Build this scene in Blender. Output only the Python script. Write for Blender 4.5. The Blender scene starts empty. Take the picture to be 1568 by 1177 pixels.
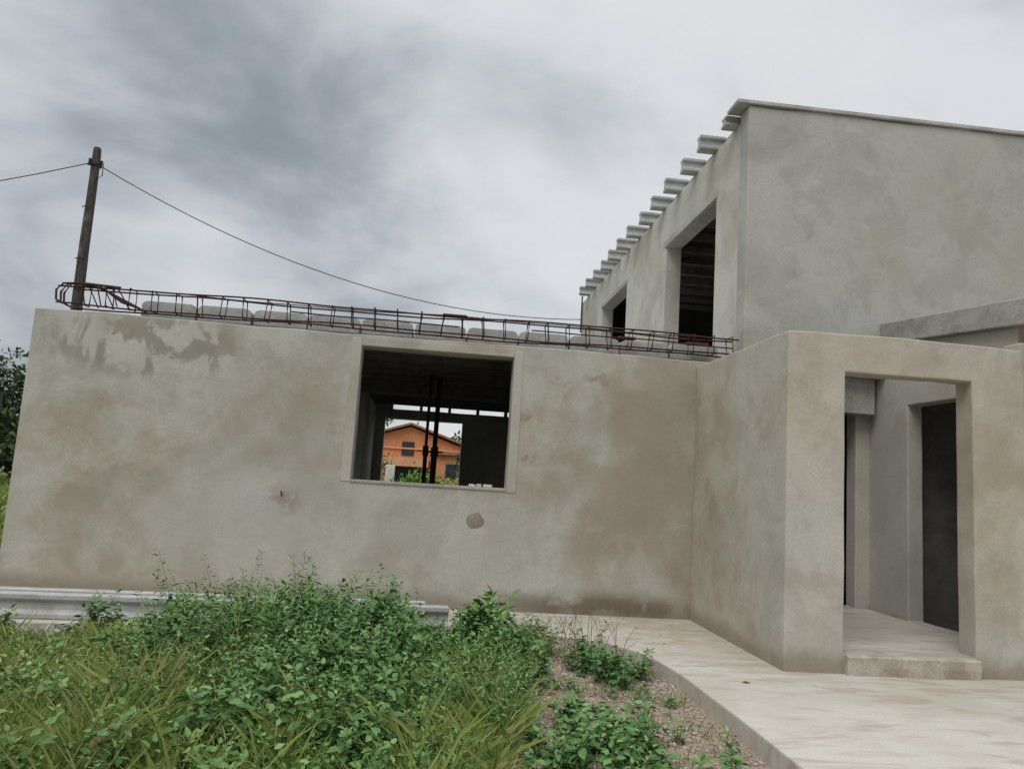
import bpy, bmesh, math, random
import numpy as np
from mathutils import Vector, noise, Matrix
random.seed(4); rng=np.random.default_rng(7)
S=bpy.context.scene; COL=S.collection
# ------------------------------------------------------------------ helpers
def link(ob,parent=None):
    COL.objects.link(ob)
    if parent: ob.parent=parent
    return ob
def empty(name):
    e=bpy.data.objects.new(name,None); e.empty_display_size=.3; return link(e)
def mesh_obj(name,verts,faces,mat,parent=None,smooth=False):
    me=bpy.data.meshes.new(name); me.from_pydata([tuple(v) for v in verts],[],faces); me.update()
    if smooth: me.polygons.foreach_set('use_smooth',[True]*len(me.polygons))
    ob=bpy.data.objects.new(name,me)
    if mat: me.materials.append(mat)
    return link(ob,parent)
def fast_mesh(name,V,F,mat,parent=None,tint=None,smooth=False):
    me=bpy.data.meshes.new(name); k=F.shape[1]
    me.vertices.add(len(V)); me.vertices.foreach_set('co',V.astype(np.float32).ravel())
    me.loops.add(F.size); me.loops.foreach_set('vertex_index',F.astype(np.int32).ravel())
    me.polygons.add(len(F)); me.polygons.foreach_set('loop_start',np.arange(len(F),dtype=np.int32)*k)
    me.update(calc_edges=True)
    if tint is not None:
        a=me.attributes.new('tint','FLOAT','POINT'); a.data.foreach_set('value',tint.astype(np.float32))
    if smooth: me.polygons.foreach_set('use_smooth',np.ones(len(F),dtype=bool))
    me.materials.append(mat)
    return link(bpy.data.objects.new(name,me),parent)
def bevel(ob,w=.01,seg=2):
    m=ob.modifiers.new('b','BEVEL'); m.width=w; m.segments=seg; m.limit_method='ANGLE'; m.angle_limit=math.radians(50); return ob
def box(name,x0,x1,y0,y1,z0,z1,mat,parent=None,bv=.008):
    v=[(x,y,z) for x in(x0,x1) for y in(y0,y1) for z in(z0,z1)]
    f=[(0,1,3,2),(4,6,7,5),(0,4,5,1),(2,3,7,6),(0,2,6,4),(1,5,7,3)]
    ob=mesh_obj(name,v,f,mat,parent)
    if bv: bevel(ob,bv)
    return ob
def wall(name,axis,u0,u1,z0,z1,c,t,openings,mat,parent,step=.22,jit=.006,bv=.012,top=None):
    def br(a,b,cuts):
        c_=sorted(set([a,b]+[q for q in cuts if a<q<b])); o=[]
        for p,q in zip(c_[:-1],c_[1:]):
            n=max(1,int(round((q-p)/step))); o+= [p+(q-p)*i/n for i in range(n)]
        return o+[b]
    U=br(u0,u1,[o[i] for o in openings for i in(0,1)]); Z=br(z0,z1,[o[i] for o in openings for i in(2,3)])
    def solid(i,j):
        if i<0 or j<0 or i>=len(U)-1 or j>=len(Z)-1: return False
        um=(U[i]+U[i+1])/2; zm=(Z[j]+Z[j+1])/2
        return not any(o[0]<um<o[1] and o[2]<zm<o[3] for o in openings)
    vd={};V=[];Fc=[]
    def vert(i,j,s):
        k=(i,j,s)
        if k in vd: return vd[k]
        u,z=U[i],Z[j]
        nb=sum(solid(a,b) for a in(i-1,i) for b in(j-1,j))
        if nb<4:
            h=noise.noise_vector(Vector((u*2.3+c,z*2.3,s*.7+c*3)))+.5*noise.noise_vector(Vector((u*9,z*9,c)))
            if U[i]>u0+.01 and U[i]<u1-.01 or nb<2: u+=h.x*jit
            if Z[j]>z0+.01: z+=h.y*jit*1.4
        if top and j==len(Z)-1: z+=top(u)
        y=c+t*s
        V.append((u,y,z) if axis=='X' else (y,u,z)); vd[k]=len(V)-1; return vd[k]
    fl=(axis!='X')
    def add(q): Fc.append(tuple(reversed(q)) if fl else tuple(q))
    for i in range(len(U)-1):
        for j in range(len(Z)-1):
            if not solid(i,j): continue
            add([vert(i,j,0),vert(i+1,j,0),vert(i+1,j+1,0),vert(i,j+1,0)])
            add([vert(i,j,1),vert(i,j+1,1),vert(i+1,j+1,1),vert(i+1,j,1)])
            if not solid(i-1,j): add([vert(i,j,0),vert(i,j+1,0),vert(i,j+1,1),vert(i,j,1)])
            if not solid(i+1,j): add([vert(i+1,j,0),vert(i+1,j,1),vert(i+1,j+1,1),vert(i+1,j+1,0)])
            if not solid(i,j-1): add([vert(i,j,0),vert(i,j,1),vert(i+1,j,1),vert(i+1,j,0)])
            if not solid(i,j+1): add([vert(i,j+1,0),vert(i+1,j+1,0),vert(i+1,j+1,1),vert(i,j+1,1)])
    ob=mesh_obj(name,V,Fc,mat,parent); bevel(ob,bv); return ob
class Tubes:
    def __init__(s): s.V=[];s.F=[]
    def add(s,pts,r,n=6,r1=None):
        pts=[Vector(p) for p in pts]; b=len(s.V); m=len(pts)
        for i,p in enumerate(pts):
            d=(pts[min(i+1,m-1)]-pts[max(i-1,0)]).normalized()
            a=d.cross(Vector((0,0,1)) if abs(d.z)<.9 else Vector((1,0,0))).normalized(); e=d.cross(a)
            rr=r if r1 is None else r+(r1-r)*i/(m-1)
            for k in range(n):
                t=2*math.pi*k/n; s.V.append(p+a*math.cos(t)*rr+e*math.sin(t)*rr)
        for i in range(m-1):
            for k in range(n):
                k2=(k+1)%n; s.F.append((b+i*n+k,b+i*n+k2,b+(i+1)*n+k2,b+(i+1)*n+k))
        s.F.append(tuple(b+k for k in range(n))[::-1]); s.F.append(tuple(b+(m-1)*n+k for k in range(n)))
    def obj(s,name,mat,parent=None): return mesh_obj(name,s.V,s.F,mat,parent,smooth=False)
# ------------------------------------------------------------------ materials
class M:
    def __init__(s,name):
        s.m=bpy.data.materials.new(name); s.m.use_nodes=True; s.t=s.m.node_tree; s.n=s.t.nodes; s.l=s.t.links
        s.b=s.n['Principled BSDF']; s.b.inputs['Roughness'].default_value=.9
        s.b.inputs['Specular IOR Level'].default_value=.2
        s.pos=s.n.new('ShaderNodeNewGeometry').outputs['Position']
    def con(s,a,b): s.l.new(a,b)
    def val(s,inp,v):
        if isinstance(v,bpy.types.NodeSocket): s.con(v,inp)
        else: inp.default_value=v
    def mapping(s,scale=(1,1,1),loc=(0,0,0),rot=(0,0,0)):
        m=s.n.new('ShaderNodeMapping'); s.con(s.pos,m.inputs[0]); m.inputs['Scale'].default_value=scale; m.inputs['Location'].default_value=loc; m.inputs['Rotation'].default_value=rot; return m.outputs[0]
    def noise(s,scale,detail=5,rough=.55,dist=0,vec=None):
        n=s.n.new('ShaderNodeTexNoise'); s.con(vec or s.pos,n.inputs['Vector']); n.inputs['Scale'].default_value=scale
        n.inputs['Detail'].default_value=detail; n.inputs['Roughness'].default_value=rough; n.inputs['Distortion'].default_value=dist; return n.outputs[0]
    def vor(s,scale,feat='F1',vec=None):
        n=s.n.new('ShaderNodeTexVoronoi'); n.feature=feat; s.con(vec or s.pos,n.inputs['Vector']); n.inputs['Scale'].default_value=scale; return n
    def rng(s,v,a,b,c=0,d=1):
        n=s.n.new('ShaderNodeMapRange'); n.interpolation_type='SMOOTHSTEP'; s.val(n.inputs[0],v)
        for i,q in enumerate((a,b,c,d)): n.inputs[i+1].default_value=q
        return n.outputs[0]
    def math(s,op,a,b=0):
        n=s.n.new('ShaderNodeMath'); n.operation=op; s.val(n.inputs[0],a); s.val(n.inputs[1],b); return n.outputs[0]
    def mix(s,f,a,b,mode='MIX'):
        n=s.n.new('ShaderNodeMix'); n.data_type='RGBA'; n.blend_type=mode; s.val(n.inputs[0],f)
        for i,q in((6,a),(7,b)):
            s.val(n.inputs[i],q if isinstance(q,bpy.types.NodeSocket) else (*q,1))
        return n.outputs[2]
    def sep(s):
        n=s.n.new('ShaderNodeSeparateXYZ'); s.con(s.pos,n.inputs[0]); return n.outputs
    def blob(s,c,r,stretch=(1,1,1),soft=.5):
        n=s.n.new('ShaderNodeVectorMath'); n.operation='SUBTRACT'; s.con(s.pos,n.inputs[0]); n.inputs[1].default_value=c
        k=s.n.new('ShaderNodeVectorMath'); k.operation='MULTIPLY'; s.con(n.outputs[0],k.inputs[0]); k.inputs[1].default_value=stretch
        l=s.n.new('ShaderNodeVectorMath'); l.operation='LENGTH'; s.con(k.outputs[0],l.inputs[0])
        return s.rng(l.outputs['Value'],r*soft,r,1,0)
    def bump(s,h,dist,strength=1,prev=None):
        b=s.n.new('ShaderNodeBump'); b.inputs['Distance'].default_value=dist; b.inputs['Strength'].default_value=strength; s.con(h,b.inputs['Height'])
        if prev: s.con(prev,b.inputs['Normal'])
        return b.outputs[0]
    def out(s,col,nrm=None,rough=None):
        s.val(s.b.inputs['Base Color'],col if isinstance(col,bpy.types.NodeSocket) else (*col,1))
        if nrm: s.con(nrm,s.b.inputs['Normal'])
        if rough is not None: s.val(s.b.inputs['Roughness'],rough)
        return s.m
def plaster(name,cool,warm,amt=(.42,.62),seed=0,damp=True,extra=None,contrast=1):
    m=M(name); v=m.mapping(loc=(seed,seed*1.7,seed*.3))
    big=m.noise(.62,4,.55,.3,v); mid=m.noise(2.0,6,.62,.25,v); fine=m.noise(42,2,.7,0,v)
    m.big,m.mid,m.fine=big,mid,fine
    c=m.mix(m.rng(big,*amt),cool,warm)
    c=m.mix(m.rng(mid,.42,.66,0,.55*contrast),c,tuple(x*1.13 for x in cool))
    c=m.mix(m.rng(mid,.50,.30,0,.45*contrast),c,tuple(x*.80 for x in warm))
    p0=m.noise(1.25,5,.58,.5,m.mapping(loc=(seed+15,2,9)))
    c=m.mix(m.rng(p0,.51,.56,0,.19*contrast),c,tuple(x*.62 for x in warm))
    c=m.mix(m.rng(p0,.46,.40,0,.26*contrast),c,tuple(min(1,x*1.16) for x in cool))
    c=m.mix(m.rng(fine,.3,.7,.0,.18),c,tuple(x*.62 for x in warm))
    if damp:
        z=m.sep()[2]; zz=m.math('ADD',z,m.math('MULTIPLY',mid,-.40))
        c=m.mix(m.rng(zz,-.16,.0,.6,0),c,(warm[0]*.52,warm[1]*.49,warm[2]*.42))
    pit=m.vor(7,vec=v); pr=m.rng(pit.outputs['Distance'],.015,.035,1,0)
    c=m.mix(m.math('MULTIPLY',m.math('MULTIPLY',pr,m.rng(big,.53,.58)),.6),c,(.09,.075,.055))
    if extra: c=extra(m,c)
    n=m.bump(mid,.035,.4); n=m.bump(fine,.003,.5,n)
    return m.out(c,n,.93)
COOL=(.432,.424,.382); WARM=(.358,.322,.253)
def ex_front(m,c):
    tw=m.noise(2.0,4,.55,1.1,m.mapping(scale=(1.7,1,1.2),rot=(0,-.7,0),loc=(8,0,4)))
    k=m.math('MULTIPLY',m.rng(tw,.47,.57),m.blob((-3.0,8.06,2.50),1.25,(1,1,3.0),.5))
    c=m.mix(m.math('MULTIPLY',k,.62),c,(.185,.16,.115))
    n5=m.noise(1.2,5,.6,.3,m.mapping(loc=(40,3,7)))
    f5=m.rng(n5,.38,.60)
    k=m.math('MULTIPLY',m.blob((1.9,8.06,1.3),2.0,(1,1,.8),.2),f5); c=m.mix(m.math('MULTIPLY',k,.75),c,(.30,.26,.195))
    k=m.math('MULTIPLY',m.blob((-1.4,8.06,2.0),1.1,(1,1,1.1),.1),f5); c=m.mix(m.math('MULTIPLY',k,.65),c,(.29,.255,.19))
    k=m.blob((-1.7,8.06,.75),1.9,(1,1,1.8),.05); c=m.mix(m.math('MULTIPLY',k,.5),c,(.44,.437,.41))
    k=m.math('MULTIPLY',m.blob((1.9,8.06,.06),1.1,(.8,1,4.4),.3),m.rng(m.mid,.40,.56)); c=m.mix(m.math('MULTIPLY',k,.8),c,(.14,.115,.075))
    s8=m.rng(m.noise(6,4,.6,.8),.44,.58); acc=None
    for p,r in(((.98,8.06,2.02),.2),((1.3,8.06,2.38),.26),((1.75,8.06,2.5),.24),((-1.45,8.06,1.0),.3),((1.05,8.06,1.6),.2)):
        b=m.blob(p,r,(1,1,1.5),.2); acc=b if acc is None else m.math('MAXIMUM',acc,b)
    c=m.mix(m.math('MULTIPLY',m.math('MULTIPLY',acc,s8),.5),c,(.22,.185,.13))
    return c
mat_front=plaster('plaster_front',COOL,WARM,seed=1.3,extra=ex_front)
mat_porch=plaster('plaster_porch',(.43,.415,.365),(.375,.335,.255),(.38,.62),seed=7.1)
def ex_two(m,c):
    k=m.math('MULTIPLY',m.blob((6.3,8.06,4.7),1.8,(1,1,1),.1),m.rng(m.mid,.38,.6))
    return m.mix(m.math('MULTIPLY',k,.6),c,(.30,.278,.22))
mat_two=plaster('plaster_two_storey',(.40,.40,.37),(.35,.338,.29),(.45,.66),seed=3.4,damp=False,extra=ex_two)
mat_two_side_lit=plaster('plaster_side_lit',(.50,.49,.45),(.44,.41,.34),(.45,.66),seed=11.4,damp=False)  # paler copy of the two-storey plaster: side lighting put into the colour
mat_inner=plaster('plaster_inner',(.50,.49,.45),(.42,.40,.36),seed=5,damp=False)
mat_porch_in=plaster('plaster_porch_inner',(.45,.435,.40),(.40,.37,.31),seed=15,damp=True,contrast=.7)
def concrete(name,a,b,sc=3,bd=.01):
    m=M(name); n1=m.noise(sc,5,.65,.4); n2=m.noise(sc*14,3,.7)
    c=m.mix(m.rng(n1,.35,.68),a,b); c=m.mix(m.rng(n2,.4,.72,0,.35),c,tuple(x*.55 for x in b))
    n=m.bump(n1,bd,.6); n=m.bump(n2,bd*.3,.6,n); return m.out(c,n)
mat_conc=concrete('raw_concrete',(.40,.385,.35),(.27,.255,.22))
mat_step=concrete('step_concrete',(.46,.43,.36),(.30,.265,.20),5,.02)
mat_joist=concrete('precast_joist',(.45,.45,.435),(.33,.33,.31),4,.004)
mat_vault=concrete('vault_block',(.44,.45,.43),(.33,.33,.31),5,.01)
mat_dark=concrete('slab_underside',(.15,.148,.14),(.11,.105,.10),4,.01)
def mk_drive():
    m=M('driveway_concrete'); n1=m.noise(.9,5,.6,.8); n2=m.noise(3.5,5,.6,.3); n3=m.noise(60,2,.7)
    c=m.mix(m.rng(n1,.35,.65),(.49,.465,.415),(.42,.385,.325)); c=m.mix(m.rng(n2,.48,.72,0,.5),c,(.53,.51,.46))
    w=m.noise(1.7,5,.6,1.6,m.mapping(scale=(.6,2.6,1),rot=(0,0,-.45))); c=m.mix(m.math('MULTIPLY',m.rng(w,.48,.66),.6),c,(.31,.26,.195))
    c=m.mix(m.rng(n3,.45,.75,0,.3),c,(.30,.27,.22))
    sp=m.rng(m.vor(7).outputs['Distance'],.03,.07,1,0); sp=m.math('MULTIPLY',sp,m.rng(n2,.5,.56)); c=m.mix(m.math('MULTIPLY',sp,.6),c,(.2,.17,.12))
    k=m.math('MULTIPLY',m.rng(n2,.42,.6),m.blob((2.3,7.4,0),1.5,(1,1,1),.2)); c=m.mix(m.math('MULTIPLY',k,.6),c,(.37,.30,.21))
    n=m.bump(w,.006,.5); n=m.bump(n3,.003,.6,n); return m.out(c,n,.88)
mat_drive=mk_drive()
def mk_ground():
    m=M('soil_and_grass'); x,y,z=m.sep(); n2=m.noise(18,4,.7); n3=m.noise(.12,5,.6)
    soil=m.mix(m.rng(n2,.35,.7),(.30,.225,.17),(.19,.14,.10)); soil=m.mix(m.rng(m.vor(38).outputs['Distance'],.1,.5,0,.5),soil,(.38,.31,.26))
    gr=m.mix(m.rng(n3,.35,.65),(.075,.12,.03),(.13,.15,.05)); gr=m.mix(m.rng(n2,.4,.7,0,.5),gr,(.05,.075,.02))
    far=m.rng(y,7.5,9); left=m.rng(x,-6,-4.5,1,0)
    c=m.mix(m.math('MAXIMUM',far,left),soil,gr); n=m.bump(n2,.03,.8); return m.out(c,n,1)
mat_ground=mk_ground()
def leafmat(name,cols,rough=.5):
    m=M(name); a=m.n.new('ShaderNodeAttribute'); a.attribute_name='tint'
    r=m.n.new('ShaderNodeValToRGB'); m.con(a.outputs['Fac'],r.inputs[0]); el=r.color_ramp.elements
    el[0].position=0; el[0].color=(*cols[0],1); el[1].position=1; el[1].color=(*cols[-1],1)
    for i,c in enumerate(cols[1:-1]): e=el.new((i+1)/(len(cols)-1)); e.color=(*c,1)
    m.con(r.outputs[0],m.b.inputs['Base Color']); m.b.inputs['Roughness'].default_value=rough
    return m.m
mat_weed=leafmat('weed_leaf',[(.035,.095,.032),(.070,.165,.052),(.12,.235,.07),(.22,.33,.10)],.55)
mat_grass=leafmat('grass_blade',[(.08,.14,.03),(.15,.23,.05),(.26,.32,.08),(.42,.37,.18)],.6)
mat_tree=leafmat('tree_leaf',[(.018,.035,.014),(.040,.070,.024),(.075,.115,.035)],.6)
mat_hedge=leafmat('hedge_leaf',[(.05,.11,.02),(.12,.22,.04),(.20,.31,.07)])
mat_dry=leafmat('dry_stem',[(.20,.15,.09),(.28,.22,.14),(.38,.32,.22)],.9)
def simple(name,a,b,sc,rough=.8,metal=0,bd=.002):
    m=M(name); n=m.noise(sc,5,.65); c=m.mix(m.rng(n,.35,.65),a,b); m.b.inputs['Metallic'].default_value=metal; return m.out(c,m.bump(n,bd,.6),rough)
mat_rust=simple('rusty_steel',(.070,.030,.022),(.024,.017,.016),14,.75,.2)
mat_plate=simple('rust_plate',(.16,.06,.03),(.07,.03,.02),9)
mat_prop=simple('prop_steel',(.05,.02,.015),(.02,.015,.014),7,.6,.4)
mat_stem=simple('weed_stem',(.14,.20,.06),(.20,.17,.08),9,.8)
mat_seed=simple('seed_stalk',(.30,.32,.14),(.38,.33,.19),9,.9)
def mk_pole():
    m=M('weathered_wood'); n=m.noise(3,5,.7,1,m.mapping(scale=(8,8,.9))); n2=m.noise(1.6,4,.6)
    c=m.mix(m.rng(n,.35,.65),(.035,.030,.027),(.10,.09,.08)); c=m.mix(m.rng(n2,.5,.62,0,.7),c,(.18,.17,.155)); return m.out(c,m.bump(n,.01))
mat_pole=mk_pole()
mat_orange=simple('orange_render',(.60,.26,.14),(.50,.20,.10),1.5)
mat_orange2=simple('orange_trim',(.66,.36,.22),(.58,.29,.16),2)
mat_tile=simple('roof_tile',(.36,.18,.11),(.24,.12,.08),6)
mat_win=simple('dark_glass',(.04,.05,.06),(.03,.035,.04),2,.2)
mat_stonew=simple('stone_wall',(.42,.34,.26),(.28,.21,.15),8,.9)
mat_white=simple('white_stone',(.62,.59,.54),(.5,.47,.42),5,.9)
mat_gravel=simple('gravel_stone',(.44,.36,.31),(.27,.21,.175),25,.95)
mat_hill=simple('hill_forest',(.05,.075,.05),(.035,.055,.04),.08,1)
mat_leafred=simple('dead_leaf',(.32,.08,.03),(.22,.07,.03),20)
# ------------------------------------------------------------------ house
A=8.065; B=5.891; XL=-4.124; XB=2.867; XC=3.40; XW=5.10; BK=16.0
H=empty('unfinished_concrete_house')
wall('front_wall','X',XL,XC+.02,-.1,2.80,A,.25,[(-.809,.822,1.26,2.671)],mat_front,H,top=lambda u:.008*math.sin(u*1.3)+.012*noise.noise(Vector((u*2.5,0,0))))
wall('left_wall','Y',A+.25,BK,-.1,2.8,XL,.25,[(9.0,11.2,.6,2.5),(12,14.8,.6,2.5)],mat_front,H)  # openings are out of view, enlarged to brighten the room inside
wall('back_wall','X',XL,XC-.003,-.1,2.70,BK,.25,[(-1.0,.62,1.15,2.5),(-3.7,-1.9,.9,2.5)],mat_inner,H)  # second opening is out of view, added to let in light
box('back_wall_upper_left',XL,-.86,BK+.004,BK+.246,2.70,2.80,mat_inner,H,0)
box('back_wall_upper_right',1.62,XC,BK+.004,BK+.246,2.70,2.80,mat_inner,H,0)
for i in range(4): box('back_gap_block_%d'%i,-.3+i*.6,-.24+i*.6,BK+.01,BK+.2,2.70,2.80,mat_inner,H,0)
box('partition',-1.35,-1.2,13.6,BK,0,2.8,mat_inner,H,0)
box('interior_floor',XL+.25,XC,A+.25,BK,-.1,-.004,mat_conc,H,0)
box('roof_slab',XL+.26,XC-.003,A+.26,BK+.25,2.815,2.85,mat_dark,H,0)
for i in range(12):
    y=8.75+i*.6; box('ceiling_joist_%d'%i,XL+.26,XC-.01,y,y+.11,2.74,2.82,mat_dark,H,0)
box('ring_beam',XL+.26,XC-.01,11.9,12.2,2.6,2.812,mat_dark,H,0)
T=.007
box('window_band_left',-.915,-.812,A-T,A+.02,1.24,2.76,mat_porch_in,H,.006)
box('window_band_right',.825,.925,A-T,A+.02,1.22,2.74,mat_porch_in,H,.006)
box('window_band_top',-.809,.822,A-T-.001,A+.02,2.676,2.765,mat_front,H,.006)
box('window_sill',-.809,.822,A-.012,A+.26,1.232,1.264,mat_conc,H,.006)
xx=-3.2;V=[];F=[]
while xx<3.0:
    w=.562+random.uniform(-.006,.006); b=len(V); prof=[(0,.0),(.0,.135),(.015,.160),(.05,.175),(w-.05,.175),(w-.015,.160),(w,.135),(w,0)]
    y0=8.38+random.uniform(-.02,.02); dz=random.uniform(-.006,.006)
    for y in(y0,BK-.1):
        for px,pz in prof: V.append((xx+px,y,2.852+pz+dz))
    n=len(prof)
    for k in range(n-1): F.append((b+k,b+k+1,b+n+k+1,b+n+k))
    F.append(tuple(b+k for k in range(n))[::-1]); xx+=.585
mesh_obj('roof_vault_blocks',V,F,mat_vault,H)
# ------ porch block
wall('porch_front','X',XB,4.965,-.1,2.73,B,.21,[(3.364,4.492,.15,2.415)],mat_porch,H,top=lambda u:.012*math.sin(u*2.1))
wall('porch_side','Y',B+.21,A-.003,-.1,2.73,XB,.2,[],mat_porch,H)
box('porch_side_corner_fill',XB+.001,XB+.2,B+.2,B+.22,-.1,2.72,mat_porch,H,0)
box('porch_floor',XB+.2,XW,B+.012,8.6,-.02,.15,mat_drive,H,.01)
V=[];F=[];nx=26
for i in range(nx+1):
    x=3.37+(4.50-3.37)*i/nx
    for (y,z) in((B+.012,-.02),(B-.05,-.01),(B-.052,.07),(B-.05,.138),(B-.036,.150),(B+.16,.152)):
        h=noise.noise_vector(Vector((x*6,y*9,z*11)))*.010; V.append((x,y+(h.y if y<B else 0),z+(h.z*.6 if z<.155 and y<B else 0)))
for i in range(nx):
    for k in range(5): a=i*6+k; F.append((a,a+6,a+7,a+1))
F.append(tuple(range(6))); F.append(tuple(range(nx*6,nx*6+6))[::-1])
mesh_obj('door_step',V,F,mat_step,H,False)
wall('porch_back','X',XC+.003,XW+.2,-.1,3.1,8.40,.2,[(3.9,4.93,.15,2.40)],mat_porch_in,H)
wall('porch_inner_side','Y',B+.22,8.397,-.1,3.1,XW,.17,[(6.75,7.68,.15,2.42)],mat_porch_in,H)
box('porch_lintel',3.62,5.06,8.22,8.395,2.36,2.80,mat_conc,H,.01)
wall('wing_front','X',4.968,9.2,-.1,2.80,B+.03,.2,[],mat_porch,H)
v=[];f=[(0,1,3,2),(4,6,7,5),(0,4,5,1),(2,3,7,6),(0,2,6,4),(1,5,7,3)]
for x in(5.02,9.4):
    for y,zt in((5.5,3.165),(8.06,3.40)):
        for z in(zt-.24,zt): v.append((x,y,z))
bevel(mesh_obj('wing_roof_slab',v,f,mat_conc,H),.012)
box('wing_back',XW+.2,9.2,8.0,8.06,0,3.1,mat_dark,H,0)
rp_=[(5.7+random.random()*.9,6.6+random.random()*.6) for _ in range(9)]
for i,(x,y) in enumerate(rp_): s=random.uniform(.1,.22); box('stored_block_%d'%i,x,x+s*1.5,y,y+s,0,s+.1*(i%3),mat_dark,H,.02)
# ------ two storey block
YE=17.79; ZT=5.76
wall('two_storey_front','X',XC,9.6,2.78,5.88,A,.25,[],mat_two,H,jit=.01,bv=.015)
wall('two_storey_side','Y',A+.25,YE,2.70,ZT,XC,.25,[(9.04,11.13,3.0,5.1),(13.5,15.56,3.0,5.12)],mat_two_side_lit,H)
wall('two_storey_side_lower','Y',A+.25,YE,-.1,2.69,XC+.01,.2,[],mat_inner,H,step=1)
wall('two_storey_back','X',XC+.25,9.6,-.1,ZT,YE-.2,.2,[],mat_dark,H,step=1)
wall('two_storey_right','Y',A+.25,YE,-.1,ZT,9.4,.2,[(9.5,10.5,3.6,5.1)],mat_dark,H,step=1)  # unseen opening added to lighten the upper interior
wall('two_storey_lower_front','X',XW+.3,9.6,-.1,2.77,8.5,.2,[],mat_inner,H,step=1)
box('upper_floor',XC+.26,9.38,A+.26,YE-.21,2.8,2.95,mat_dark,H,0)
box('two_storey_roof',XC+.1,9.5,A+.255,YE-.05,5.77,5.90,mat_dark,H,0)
for i in range(13): y=8.7+i*.7; box('upper_joist_%d'%i,XC+.26,9.3,y,y+.12,5.66,5.775,mat_conc,H,0)
box('front_coping',XC-.15,9.7,A-.035,A+.30,5.885,5.93,mat_joist,H,.006)
def joist(name,x0,x1,yc,z0,h,w,mat,parent):
    hw=w/2; tw=w*.2; fl=h*.2
    p=[(-hw,0),(hw,0),(hw,fl),(tw*1.1,fl*1.7),(tw,h-fl*1.7),(hw*.82,h-fl),(hw*.82,h),(-hw*.82,h),(-hw*.82,h-fl),(-tw,h-fl*1.7),(-tw*1.1,fl*1.7),(-hw,fl)]
    V=[(x,yc+a,z0+b) for x in(x0,x1) for a,b in p]; n=len(p)
    F=[(k,(k+1)%n,n+(k+1)%n,n+k) for k in range(n)]+[tuple(range(n))[::-1],tuple(range(n,2*n))]
    ob=mesh_obj(name,V,F,mat,parent); bevel(ob,.005); return ob
y=9.12;i=0
while y<17.6:
    joist('roof_joist_end_%d'%i,XC-.22+random.uniform(-.02,.02),XC+.12,y,ZT+.005,.19,.17,mat_joist,H); y+=.72; i+=1
joist('roof_joist_end_first',XC-.16,XC+.12,8.44,ZT+.005,.12,.17,mat_joist,H)
box('corner_pipe',XC-.05,XC-.02,YE-.12,YE-.09,5.0,5.9,mat_rust,H,0)
box('side_lintel',XC-.012,XC+.2,9.0,11.2,5.105,5.20,mat_two,H,.005)
box('side_lintel_b',XC-.012,XC+.2,13.45,15.62,5.125,5.21,mat_two,H,.005)
V=[(.51,A-.006,.91)];n=22
for k in range(n):
    t=2*math.pi*k/n; r=.085*(1+.22*noise.noise(Vector((math.cos(t)*1.5,math.sin(t)*1.5,4)))) ; V.append((.51+r*1.05*math.cos(t),A-.003,.91+r*math.sin(t)))
for k in range(n):
    t=2*math.pi*k/n; V.append((.51+.098*math.cos(t),A+.01,.91+.093*math.sin(t)))
F=[(0,1+k,1+(k+1)%n) for k in range(n)]+[(1+k,1+n+k,1+n+(k+1)%n,1+(k+1)%n) for k in range(n)]
mat_patch=concrete('patch_mortar',(.31,.28,.22),(.21,.18,.135),6,.006)
mesh_obj('mortar_patch',V,F,mat_patch,H)
t=Tubes(); t.add([(-1.5,A+.01,1.10),(-1.49,A-.02,1.085),(-1.485,A-.03,1.05)],.008); t.obj('wire_stub',mat_rust,H)
for i in range(7):
    x=.42+random.random()*.22; s=random.uniform(.012,.03); box('sill_debris_%d'%i,x,x+s*1.8,A+.05+i*.01,A+.1+i*.01,1.265,1.265+s,mat_white,H,.004)
# ------------------------------------------------------------------ rebar cage
t=Tubes()
def wob(x,k): return .010*math.sin(x*1.7+k)+.006*math.sin(x*4.3+k*2)
def base(x): return 2.875+.003*(x+4)
for k,(y,z) in enumerate(((8.10,0),(8.27,.0),(8.10,.195),(8.27,.195),(8.18,.20))):
    t.add([(x,y+wob(x,k),base(x)+z+wob(x,k+3)) for x in np.linspace(-3.95+.1*(k%2),3.36,50)],.0095 if k<4 else .006,5)
x=-3.7
while x<3.3:
    b=base(x)+wob(x,2); l=random.uniform(-.02,.02)
    t.add([(x,8.09,b),(x+l,8.09,b+.205),(x+l*1.3,8.28,b+.21),(x,8.28,b),(x,8.085,b-.004)],.0075,4); x+=.235+random.uniform(-.012,.012)
for y,r in((8.10,.0),(8.2,.02),(8.27,.04)):
    b=2.885
    t.add([(-3.4,y,b+.2+r),(-3.75,y,b+.215+r),(-3.9,y,b+.20+r),(-3.96,y,b+.13),(-3.95,y,b+.03),(-3.88,y,b-.01)],.011,6)
for k in range(4):
    y=8.1+k*.06; t.add([(-3.72+k*.04,y,3.10),(-3.5,y,3.06),(-3.3+k*.03,y,2.93),(-3.12,y,2.885)],.010,5)
for k in range(3):
    t.add([(-3.66+k*.16,8.09,2.88),(-3.72+k*.15,8.10,3.10),(-3.71+k*.15,8.27,3.09),(-3.60+k*.16,8.27,2.885)],.007,5)
for (xa,xb) in((-1.6,.2),(1.0,3.3)):
    t.add([(x,8.13,base(x)+.10+wob(x,5)) for x in np.linspace(xa,xb,16)],.008,5)
cage=empty('rebar_cage'); t.obj('bars',mat_rust,cage)
box('tie_plate',.02,.28,8.08,8.2,3.085,3.10,mat_plate,cage,.003)
for k,(xa,xb) in enumerate(((2.0,2.2),(2.8,3.05))): box('clip_%d'%k,xa,xb,8.22,8.29,3.01,3.04,mat_plate,cage,.003)
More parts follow.
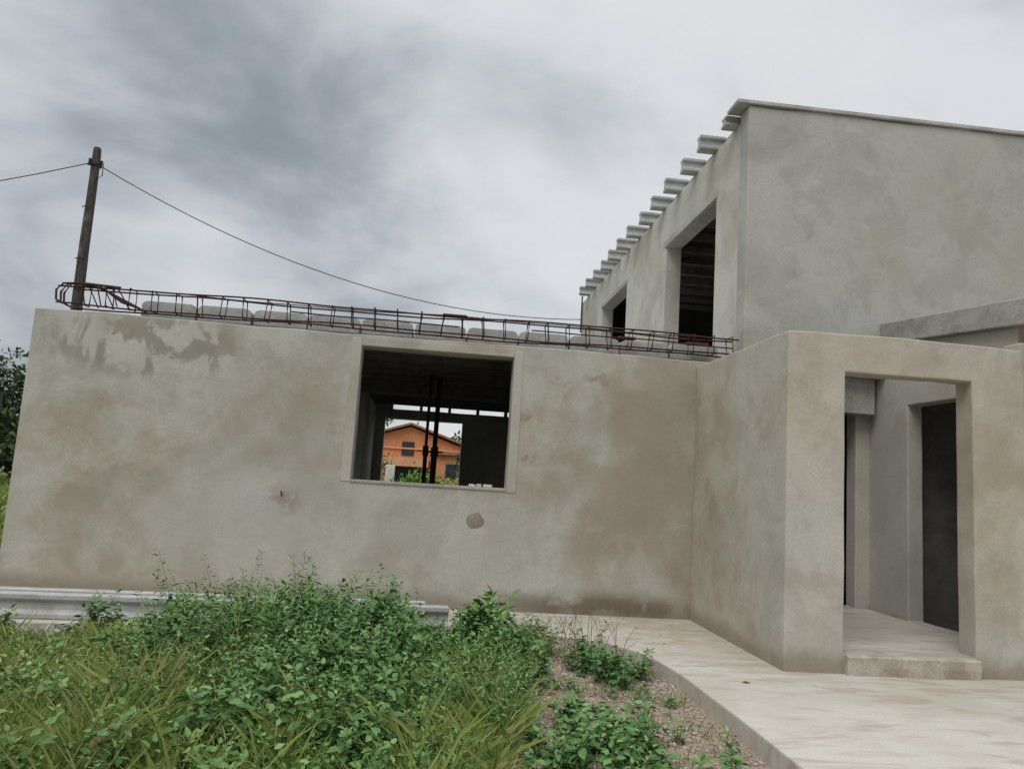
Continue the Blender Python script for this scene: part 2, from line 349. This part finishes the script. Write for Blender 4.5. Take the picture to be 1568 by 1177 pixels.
# ------------------------------------------------------------------ steel props
def prop(x,y):
    e=empty('steel_prop'); t=Tubes(); t.add([(x,y,.0),(x,y,1.7)],.030,10); t.add([(x,y,1.7),(x+.005,y,2.74)],.022,10); t.add([(x,y,1.62),(x,y,1.76)],.043,10)
    t.add([(x-.12,y,1.69),(x+.12,y,1.69)],.009,6); t.obj('tube',mat_prop,e); box('foot_plate',x-.08,x+.08,y-.08,y+.08,-.002,.01,mat_prop,e,.002); box('head_plate',x-.08,x+.08,y-.08,y+.08,2.728,2.738,mat_prop,e,.002)
prop(-.075,10.6); prop(.035,11.0); prop(.06,10.7)
# ------------------------------------------------------------------ pavement
def prism(name,outline,z0,z1,mat,parent=None,bv=.012):
    n=len(outline); V=[(x,y,z0) for x,y in outline]+[(x,y,z1) for x,y in outline]
    F=[tuple(range(n))[::-1],tuple(range(n,2*n))]+[(k,(k+1)%n,n+(k+1)%n,n+k) for k in range(n)]
    return bevel(mesh_obj(name,V,F,mat,parent),bv)
ol=[(-4.6,6.42),(-3,6.60),(-1,6.80),(.3,6.92),(.7,6.94),(1.0,6.97),(1.3,6.93),(1.62,6.76),(1.80,6.5),(1.92,6.15),(1.96,5.8),(1.975,5.6),(1.982,5.1),(1.99,4.6),(1.985,4),(1.98,1.0),(2.0,-3),(12,-3),(12,8.5),(-4.6,8.3)]
prism('concrete_driveway',ol,-.25,0,mat_drive)
def lying(name,x0,x1,yc,ang,z):
    ob=joist(name,x0-.25,x1-.25,0,z,.19,.16,mat_joist,None); ob.location=(.25,yc,0); ob.rotation_euler=(0,0,ang); return ob
lying('concrete_joist',-7.5,.262,7.02,.072,.004)
lying('concrete_joist',-7.7,.05,7.23,.069,.004)
def gz(x,y): return -.11+.03*noise.noise(Vector((x*.8,y*.8,0)))+.012*noise.noise(Vector((x*4,y*4,3)))
xs=np.concatenate([[-900,-300,-120,-60,-30,-15,-9],np.arange(-6,2.4,.12),[3,6,12,30,60,120,300,900]]); ys=np.concatenate([[-300,-60,-15,-4,0],np.arange(2,9,.12),[12,16,25,40,70,120,300,900]])
V=[(x,y,gz(x,y) if (-6<x<2.4 and 2<y<8) else -.13) for y in ys for x in xs]; nx=len(xs)
F=[(j*nx+i,j*nx+i+1,(j+1)*nx+i+1,(j+1)*nx+i) for j in range(len(ys)-1) for i in range(nx-1)]
mesh_obj('ground',V,F,mat_ground,None,True)
# ------------------------------------------------------------------ leaves
LT=np.array([[0,0,0],[.28,-.42,.05],[.62,-.36,.04],[1,0,-.10],[.62,.36,.04],[.28,.42,.05],[.48,0,-.05]])
LF=np.array([[0,1,6],[1,2,6],[2,3,6],[3,4,6],[4,5,6],[5,0,6]])
def leaves(O,D,N,L,W,tint):
    D=D/np.linalg.norm(D,axis=1,keepdims=True); Sd=np.cross(D,N); Sd/=np.linalg.norm(Sd,axis=1,keepdims=True)+1e-9; N=np.cross(Sd,D)
    V=O[:,None]+D[:,None]*LT[None,:,0:1]*L[:,None,None]+Sd[:,None]*LT[None,:,1:2]*W[:,None,None]+N[:,None]*LT[None,:,2:3]*L[:,None,None]
    n=len(O); F=LF[None]+(np.arange(n)*7)[:,None,None]
    return V.reshape(-1,3),F.reshape(-1,3),np.repeat(tint,7)
class Leafer:
    def __init__(s): s.O=[];s.D=[];s.N=[];s.L=[];s.W=[];s.T=[]
    def add(s,o,d,n,l,w,t): s.O.append(o);s.D.append(d);s.N.append(n);s.L.append(l);s.W.append(w);s.T.append(t)
    def obj(s,name,mat,parent=None):
        V,F,t=leaves(np.array(s.O),np.array(s.D),np.array(s.N),np.array(s.L),np.array(s.W),np.array(s.T)); return fast_mesh(name,V,F,mat,parent,t)
def plant(lf,st,x,y,h,lean=.25,leaf=.045,tone=.4,nst=4,gap=.032,wr=(.5,.8)):
    z0=gz(x,y)
    for s in range(nst):
        a=random.uniform(0,6.283); sp=random.uniform(.1,1)*lean*h; hh=h*random.uniform(.5,1.2)
        pts=[]
        for k in range(6):
            u=k/5; pts.append((x+math.cos(a)*sp*u**1.3+random.uniform(-.006,.006),y+math.sin(a)*sp*u**1.3,z0+hh*u))
        st.add(pts,.0035,3,.0015)
        n=int(hh/gap)+3; ph=random.uniform(0,6)
        for k in range(n):
            u=.18+.82*(k+random.random()*.6)/n; i=min(4,int(u*5)); fr=min(1,u*5-i); p=[pts[i][c]*(1-fr)+pts[i+1][c]*fr for c in range(3)]
            ph+=2.4; top=max(0,(u-.75)/.25)
            for side in(0,3.14159):
                b=ph+side+random.uniform(-.4,.4); el=random.uniform(-.7,.45)+top*.8
                l=leaf*random.uniform(.5,1.4)*(1-.4*top)*(.7+.5*min(1,u*2)); d=(math.cos(b)*math.cos(el),math.sin(b)*math.cos(el),math.sin(el))
                q=(p[0]+d[0]*.013,p[1]+d[1]*.013,p[2]+d[2]*.008)
                nn=(random.uniform(-.6,.6)-d[0]*d[2],random.uniform(-.6,.6)-d[1]*d[2],1)
                lf.add(q,d,nn,l,l*random.uniform(*wr),min(1,max(0,tone+random.gauss(0,.13)+.3*(u-.6)+.2*top)))
W=Leafer(); ST=Tubes()
def edge(y): return .45+(y-3.8)*.22+.25*noise.noise(Vector((y*1.9,1,1)))
def front(x): return 6.42+ (x+4.6)*.1
for _ in range(2100):
    y=random.uniform(3.2,6.85); x=random.uniform(-4.3,1.35)
    if x>edge(y) or y>front(x)-.06: continue
    if abs(x)>y*.78+.3: continue
    tall=math.exp(-((x+.95)/1.05)**4)*min(1,max(0,(y-3.4)/1.8))
    hl=.09+.20*min(1,max(0,(6.3-y)/1.8)); h=hl+(.46-hl)*tall
    if x>.05: h=.20+.08*random.random()+.05*(x<.7)
    h*=.75+.5*(noise.noise(Vector((x*1.8,y*1.8,5)))+.5)
    dens=.85 if x>-1.8 else .34
    if x<-1.1 and y<5: dens=.30
    if y<4.3: dens*=.75
    dens*=.45+1.0*(noise.noise(Vector((x*1.5,y*1.5,9)))+.5)
    if x<-1.7 and y>front(x)-.45: dens*=.2
    if random.random()>dens: continue
    h*=random.uniform(.65,1.35)
    narrow=noise.noise(Vector((x*1.1,y*1.1,20)))>.05
    plant(W,ST,x,y,max(.07,h),random.uniform(.25,.7),random.uniform(.034,.054),.38+.22*noise.noise(Vector((x,y,2)))+(.18 if x<-1.5 else 0)+(.12 if narrow else 0),3 if h<.3 else 4,wr=(.22,.42) if narrow else (.5,.8))
for (x,y,h) in((-3.35,6.25,.34),(-3.15,6.3,.25),(-2.45,6.3,.38),(-2.55,6.28,.3),(-1.9,6.4,.38),(-1.1,6.4,.46),(-.9,6.45,.43),(.45,6.7,.33),(.62,6.7,.36),(.5,6.6,.28),(-2.35,6.3,.33),(-.2,6.5,.42)):
    for k in range(2): plant(W,ST,x+random.uniform(-.05,.05),y+random.uniform(-.05,.05),h,.35,.055,.45,3)
for _ in range(5): plant(W,ST,.58+random.uniform(-.06,.06),6.6,.42,.5,.11,.5,2,.05)
for _ in range(50):
    x=random.gauss(1.12,.28); y=random.gauss(4.15,.30)
    if x<1.88: plant(W,ST,x,y,random.uniform(.08,.26),.8,.048,.48,4)
for _ in range(24):
    x=random.gauss(1.5,.18); y=random.gauss(6.0,.22)
    if x<1.8 and y<6.6: plant(W,ST,x,y,random.uniform(.08,.26),.9,.044,.38,3)
for _ in range(50):
    x=random.uniform(.5,1.85); y=random.uniform(3.9,6.6); plant(W,ST,x,y,random.uniform(.04,.14),.9,.032,.45,3)
wd=empty('weed_patch'); W.obj('leaves',mat_weed,wd)
mesh_obj('stems',ST.V,ST.F,mat_stem,wd)
def grass(name,pts,mat,hs,ws,tones):
    n=len(pts); a=rng.uniform(0,6.283,n); ln=rng.uniform(.15,1.1,n)*hs; w=ws
    d=np.stack([np.cos(a),np.sin(a)],1); sd=np.stack([-np.sin(a+rng.normal(0,.6,n)),np.cos(a)],1)
    V=np.zeros((n,5,3)); P=np.array(pts)
    for k,(u,ww) in enumerate(((0,1),(0,-1),(.55,.7),(.55,-.7),(1,0))):
        V[:,k,:2]=P[:,:2]+d*(ln*u**1.8)[:,None]*.7+sd*(w*ww*.5)[:,None]; V[:,k,2]=P[:,2]+hs*(u-.22*u*u*rng.uniform(0,2,n))
    F=np.array([[0,1,3],[0,3,2],[2,3,4]])[None]+(np.arange(n)*5)[:,None,None]
    return fast_mesh(name,V.reshape(-1,3),F.reshape(-1,3),mat,None,np.repeat(tones,5))
pts=[];hh=[];tt=[]
while len(pts)<62000:
    y=random.uniform(3.1,6.8); x=random.uniform(-4.4,1.9)
    if y>front(x)-.02 and x<.9: continue
    if abs(x)>y*.78+.3: continue
    p=1.0 if x<-1.1 else .55
    if x>edge(y): p=.05+ .14*(noise.noise(Vector((x*3,y*3,0)))>.1)
    cl_=noise.noise(Vector((x*3.3,y*3.3,4)))
    p*=max(.12,min(1,.6+1.4*cl_))
    if random.random()>p: continue
    nn=noise.noise(Vector((x*1.7,y*1.7,7)))
    h=(.13+.10*nn+.08*cl_+.11*min(1,max(0,(6.2-y)/2)))*random.uniform(.45,1.8)
    if x>edge(y): h*=.35
    if x<-1.7 and y>front(x)-.4: h*=.4
    pts.append((x,y,gz(x,y))); hh.append(max(.03,h)); tt.append(min(1,max(0,.45+.4*nn+random.gauss(0,.2)+(.08 if x<-1.3 else 0))))
grass('grass',pts,mat_grass,np.array(hh),np.full(len(pts),.0040)*rng.uniform(.5,1.4,len(pts)),np.array(tt))
# seed-headed grass stalks
SG=Tubes()
for _ in range(420):
    y=random.uniform(3.5,6.1); x=random.uniform(-3.9,.6)
    if abs(x)>y*.78+.3 or y>front(x)-.15 or (x>-1.2 and random.random()<.6): continue
    h=random.uniform(.22,.42)*(1 if y<5.6 else .7); a=random.uniform(0,6.28); s=random.uniform(.03,.16); z0=gz(x,y); ca,sa=math.cos(a)*s,math.sin(a)*s
    P_=[(x,y,z0),(x+ca*.3,y+sa*.3,z0+h*.5),(x+ca*.7,y+sa*.7,z0+h*.85)]; SG.add(P_,.0014,3,.001)
    SG.add([P_[-1],(x+ca*.85,y+sa*.85,z0+h*.93),(x+ca*1.1,y+sa*1.1,z0+h)],.0042,4,.001)
SG.obj('seed_grass',mat_seed)
pts=[];hh=[];tt=[]
for _ in range(16000):
    y=random.uniform(7,34); x=-random.uniform(.44,.72)*y-.6
    if x>XL-.1: continue
    pts.append((x,y,-.13)); hh.append(random.uniform(.2,.75)); tt.append(min(1,max(0,random.gauss(.35,.2))))
grass('field_grass',pts,mat_grass,np.array(hh),np.full(len(pts),.03),np.array(tt))
DS=Tubes()
for _ in range(34):
    x=random.gauss(1.35,.22); y=random.gauss(6.4,.15); a=random.uniform(0,6.28); l=random.uniform(.2,.54); s=random.uniform(.05,.3)
    x=min(x,1.7); DS.add([(x,y,-.1),(x+math.cos(a)*s*.4,y+math.sin(a)*s*.4,-.1+l*.6),(x+math.cos(a)*s,y+math.sin(a)*s,-.1+l)],.0035,3,.0012)
for _ in range(260):
    x=random.uniform(-3,1.8); y=random.uniform(3.8,6.2); a=random.uniform(0,6.28); l=random.uniform(.1,.35); z=random.uniform(-.08,.08) if x<.3 else -.08
    DS.add([(x,y,-.09),(x+math.cos(a)*l*.5,y+math.sin(a)*l*.5,z+.02),(x+math.cos(a)*l,y+math.sin(a)*l,z)],.003,3,.0015)
DS.obj('dry_stalks',mat_dry)
def stones(name,n,fx,mat,smin,smax):
    ico=bmesh.new(); bmesh.ops.create_icosphere(ico,subdivisions=1,radius=1); bv=np.array([v.co[:] for v in ico.verts]); bf=np.array([[v.index for v in f.verts] for f in ico.faces]); ico.free()
    P=np.array([fx() for _ in range(n)]); s=smin+(smax-smin)*rng.random(n)**3
    Vv=bv[None]*(1+.25*rng.normal(size=(n,len(bv),1)))*s[:,None,None]*rng.uniform(.6,1.2,(n,1,3)); Vv[:,:,2]*=.6; Vv+=P[:,None]
    Ff=bf[None]+(np.arange(n)*len(bv))[:,None,None]; return fast_mesh(name,Vv.reshape(-1,3),Ff.reshape(-1,3),mat)
def gp():
    while True:
        y=random.uniform(3.4,6.9); x=random.uniform(.3,1.95)
        if x>edge(y)-.35 and not (x>1.4 and y>6.5): return (x,y,gz(x,y)+.003)
stones('gravel',5200,gp,mat_gravel,.004,.028)
def rp(): x=random.uniform(-3.9,-1.8); return (x,front(x)-.12+random.uniform(-.1,.08),-.06+random.uniform(-.02,.07))
stones('rubble',130,rp,mat_conc,.02,.085)
stones('slab_debris',90,lambda:(random.uniform(.6,3.0),random.uniform(6.6,7.95),.004),mat_gravel,.004,.014)
mesh_obj('fallen_leaf',[(2.36,5.5,.004),(2.39,5.48,.012),(2.43,5.49,.006),(2.395,5.52,.012)],[(0,1,2,3)],mat_leafred)
# ------------------------------------------------------------------ pole & wires
P=empty('utility_pole'); t=Tubes()
t.add([(-7.36,16,-.2),(-7.37,16,2),(-7.385,16,4.4),(-7.40,16,5.6),(-7.395,16,6.6),(-7.40,16,7.66),(-7.40,16,7.72)],.125,12,.07); t.obj('shaft',mat_pole,P)
t=Tubes(); t.add([(-7.52,15.9,7.32),(-7.26,15.93,7.34)],.018,6); t.add([(-7.27,15.93,7.26),(-7.25,15.93,7.42)],.03,8); t.add([(-7.47,15.9,7.3),(-7.47,15.9,7.44)],.03,8)
t.add([(-7.31,15.9,7.4),(-7.2,15.9,7.35),(-7.19,15.9,7.1),(-7.33,15.92,7.0)],.010,5)
for z in(6.4,5.3,4.7): t.add([(-7.5,15.9,z),(-7.39,15.86,z+.01),(-7.29,15.9,z)],.012,5)
t.obj('bracket',mat_rust,P)
t=Tubes()
def span(a,b,sag,n=24):
    a=Vector(a);b=Vector(b); return [a.lerp(b,k/n)-Vector((0,0,sag*4*(k/n)*(1-k/n))) for k in range(n+1)]
t.add(span((-7.25,15.93,7.30),(3.36,17.75,5.33),.80),.010,5)
t.add(span((-7.5,15.9,7.33),(-30,14,6.2),2.0),.010,5); t.obj('wires',mat_rust,P)
# ------------------------------------------------------------------ orange house beyond
O=empty('orange_house'); Y0=50
def gable(name,x0,x1,xa,ze,za,y0,y1,mat,parent):
    V=[(x0,y0,-.1),(x1,y0,-.1),(x1,y0,ze[1]),(xa,y0,za),(x0,y0,ze[0])]; V+=[(x,y1,z) for x,y,z in V]
    F=[(0,1,2,3,4),(9,8,7,6,5),(0,5,6,1),(1,6,7,2),(2,7,8,3),(3,8,9,4),(4,9,5,0)]; return mesh_obj(name,V,F,mat,parent)
gable('walls',-5.5,2.0,-1.4,(3.2,3.35),4.5,Y0,Y0+9,mat_orange,O)
for i,(a,b) in enumerate((((-6.0,3.1),(-1.4,4.62)),((-1.4,4.62),(2.5,3.35)))):
    V=[(a[0],Y0-.4,a[1]),(b[0],Y0-.4,b[1]),(b[0],Y0-.4,b[1]+.14),(a[0],Y0-.4,a[1]+.14)]; V+=[(x,Y0+9.4,z) for x,y,z in V]
    mesh_obj('roof_%d'%i,V,[(0,1,2,3),(7,6,5,4),(0,4,5,1),(1,5,6,2),(2,6,7,3),(3,7,4,0)],mat_tile,O)
box('lower_wing',.3,3.6,Y0-1.5,Y0-.02,-.1,2.75,mat_orange,O,0); box('lower_wing_roof',.1,3.9,Y0-1.8,Y0-.02,2.76,2.95,mat_tile,O,0)
box('balcony',-2.9,-.1,Y0-1.2,Y0-.02,1.9,2.45,mat_orange2,O,0)
box('window_a',-1.9,-1.1,Y0-.05,Y0+.1,2.6,3.5,mat_win,O,0); box('door_dark',-2.4,-.6,Y0-.05,Y0+.1,.3,1.85,mat_win,O,0); box('window_b',1.0,1.7,Y0-1.55,Y0-1.4,1.3,2.2,mat_win,O,0)
box('trim',-3.6,1.9,Y0-.1,Y0+.02,3.02,3.12,mat_orange2,O,0)
box('garden_wall',-3.2,.3,35,35.25,-.1,1.0,mat_stonew,None,.02); box('gate_pillar',-1.95,-1.55,34.3,34.7,-.1,1.75,mat_white,None,.02)
def crown(lf,c,r,n,size,tone=.5,flat=1):
    cl=[(rng.normal(size=3)*np.array([.55,.55,.45*flat])*r,rng.uniform(.25,.5)*r) for _ in range(14)]
    for _ in range(n):
        o,rr=cl[rng.integers(len(cl))]; d=rng.normal(size=3); d/=np.linalg.norm(d); p=np.array(c)+o+d*rr*rng.uniform(.6,1.05)
        u=rng.normal(size=3); nn=d+rng.normal(size=3)*.5
        lf.add(tuple(p),tuple(u),tuple(nn),size*rng.uniform(.6,1.4),size*.7,float(np.clip(tone+.35*d[2]+rng.normal(0,.15),0,1)))
hl=Leafer()
for k in range(9): crown(hl,(-1.1+k*.42,33.2+rng.uniform(-.3,.3),.65+rng.uniform(-.1,.25)),.75,300,.16,.6)
for k in range(3): crown(hl,(-2.5-k*.3,36,1.7+.2*k),.8,280,.16,.3)
hl.obj('hedge',mat_hedge)
tl=Leafer(); TT=Tubes()
for (x,y,h,r) in((-16.6,31,4.9,2.2),(-15.7,33,4.5,2.0),(-18.6,32,5.0,2.4),(-21.5,33,4.8,2.4),(-24.5,33,4.6,2.3),(-27,36,5,2.6),(-31,38,5.2,2.8),(-36,42,6,3.2),(-21,43,5.6,2.8),(-25,46,6,3),(-14.6,27,2.0,1.2),(-15.9,27.5,2.3,1.3),(-17.2,29,2.6,1.3),(-19,29,2.4,1.3),
    (-5.5,64,6.0,2.6),(-2.3,66,6.6,2.3),(3.2,63,6.0,2.2),(6.5,66,6.6,2.8),(.5,70,6.2,2.0),(-9,66,6,3),(2.6,44,3.3,1.0)):
    TT.add([(x,y,-.2),(x+.1,y,h*.3),(x,y,h*.7)],.16,7,.05)
    for k in range(4):
        a=random.uniform(0,6.28); TT.add([(x,y,h*.3),(x+math.cos(a)*r*.4,y+math.sin(a)*r*.4,h*.6)],.07,5,.02)
    crown(tl,(x,y,h*.60),r*.9,1300,.24 if y<50 else .32,.40)
dt=empty('distant_trees'); tl.obj('crowns',mat_tree,dt); TT.obj('trunks',mat_pole,dt)
V=[];F=[];n=160
for i in range(n+1):
    a=math.pi*(-.1+1.2*i/n); R=420; h=9+7*noise.noise(Vector((a*3,0,0)))+2*noise.noise(Vector((a*40,2,0)))
    for rr,z in((R,-1),(R+20,h*.7),(R+70,h)): V.append((math.cos(a)*rr,math.sin(a)*rr,z))
for i in range(n):
    for k in range(2): q=i*3+k; F.append((q,q+1,q+4,q+3))
mesh_obj('hills',V,F,mat_hill,None,True)
# ------------------------------------------------------------------ sky, sun, camera
w=bpy.data.worlds.new('World'); S.world=w; w.use_nodes=True; t=w.node_tree; n=t.nodes; L=t.links; n.clear()
def nd(ty,**k):
    q=n.new(ty)
    for a,b in k.items(): setattr(q,a,b)
    return q
sunel,sunaz=52,215
sky=nd('ShaderNodeTexSky',sky_type='NISHITA',sun_disc=False,sun_elevation=math.radians(sunel),sun_rotation=math.radians(sunaz)); sky.dust_density=3
bg1=nd('ShaderNodeBackground'); bg1.inputs[1].default_value=.08; L.new(sky.outputs[0],bg1.inputs[0])
tc=nd('ShaderNodeTexCoord'); DIR=tc.outputs['Generated']; sp=nd('ShaderNodeSeparateXYZ'); L.new(DIR,sp.inputs[0])
def mt(op,a,b=0.0):
    q=nd('ShaderNodeMath',operation=op)
    for i,v in((0,a),(1,b)):
        if isinstance(v,bpy.types.NodeSocket): L.new(v,q.inputs[i])
        else: q.inputs[i].default_value=v
    return q.outputs[0]
def nz(sc,det,ro,di,scale=(1,1,2.4),off=(0,0,0)):
    mp=nd('ShaderNodeMapping'); L.new(DIR,mp.inputs[0]); mp.inputs['Location'].default_value=off; mp.inputs['Scale'].default_value=scale
    q=nd('ShaderNodeTexNoise'); L.new(mp.outputs[0],q.inputs['Vector']); q.inputs['Scale'].default_value=sc; q.inputs['Detail'].default_value=det; q.inputs['Roughness'].default_value=ro; q.inputs['Distortion'].default_value=di; return q.outputs[0]
f=nz(2.6,6,.53,.25,(1,1,1.9),(.4,.2,.1))
def cl(d,c0,c1,amp):
    global f
    q=nd('ShaderNodeVectorMath',operation='DOT_PRODUCT'); L.new(DIR,q.inputs[0]); q.inputs[1].default_value=Vector(d).normalized()
    mr=nd('ShaderNodeMapRange',interpolation_type='SMOOTHSTEP'); L.new(q.outputs['Value'],mr.inputs[0]); mr.inputs[1].default_value=c0; mr.inputs[2].default_value=c1; mr.inputs[3].default_value=0; mr.inputs[4].default_value=amp
    f=mt('ADD',f,mr.outputs[0])
cl((-.265,.89,.368),.93,1,-.11); cl((.042,.894,.446),.97,1,-.08); cl((-.46,.862,.22),.98,1,-.05)
cl((.012,.95,.318),.98,1,.10); cl((.428,.746,.51),.88,1,.12); cl((-.437,.785,.50),.97,1,.09); cl((-.1,.78,.60),.96,1,.08)
cr=nd('ShaderNodeValToRGB'); L.new(f,cr.inputs[0]); e=cr.color_ramp; e.interpolation='B_SPLINE'
e.elements[0].position=.25; e.elements[0].color=(.25,.285,.32,1); e.elements[1].position=.62; e.elements[1].color=(.78,.795,.815,1)
q=e.elements.new(.42); q.color=(.52,.555,.595,1)
zb=nd('ShaderNodeMapRange'); L.new(sp.outputs[2],zb.inputs[0]); zb.inputs[1].default_value=.58; zb.inputs[2].default_value=.95; zb.inputs[3].default_value=1; zb.inputs[4].default_value=3.0
bg2=nd('ShaderNodeBackground'); L.new(cr.outputs[0],bg2.inputs[0]); L.new(zb.outputs[0],bg2.inputs[1])
mx=nd('ShaderNodeMixShader'); mx.inputs[0].default_value=.93; L.new(bg1.outputs[0],mx.inputs[1]); L.new(bg2.outputs[0],mx.inputs[2])
wo=nd('ShaderNodeOutputWorld'); L.new(mx.outputs[0],wo.inputs[0])
sl=bpy.data.lights.new('sun','SUN'); sl.energy=1.3; sl.angle=math.radians(30); sl.color=(1,.965,.92)
so=link(bpy.data.objects.new('sun',sl))
az=math.radians(sunaz); d=Vector((math.sin(az)*math.cos(math.radians(sunel)),math.cos(az)*math.cos(math.radians(sunel)),math.sin(math.radians(sunel))))
so.rotation_euler=d.to_track_quat('Z','Y').to_euler()
cd=bpy.data.cameras.new('camera'); cd.sensor_width=36; cd.lens=1159.337/1568*36; cd.clip_end=3000; cd.clip_start=.05
cam=link(bpy.data.objects.new('camera',cd))
a,pi,ro=math.radians(5.765),math.radians(7.3),math.radians(3.557)
r=Vector((math.cos(a),-math.sin(a),0)); Fw=Vector((math.sin(a)*math.cos(pi),math.cos(a)*math.cos(pi),math.sin(pi))); u=r.cross(Fw)
r2=r*math.cos(ro)+u*math.sin(ro); u2=u*math.cos(ro)-r*math.sin(ro)
cam.matrix_world=Matrix(((r2.x,u2.x,-Fw.x,0),(r2.y,u2.y,-Fw.y,0),(r2.z,u2.z,-Fw.z,1.34),(0,0,0,1)))
S.camera=cam
S.view_settings.view_transform='Standard'; S.view_settings.look='None'; S.view_settings.exposure=0
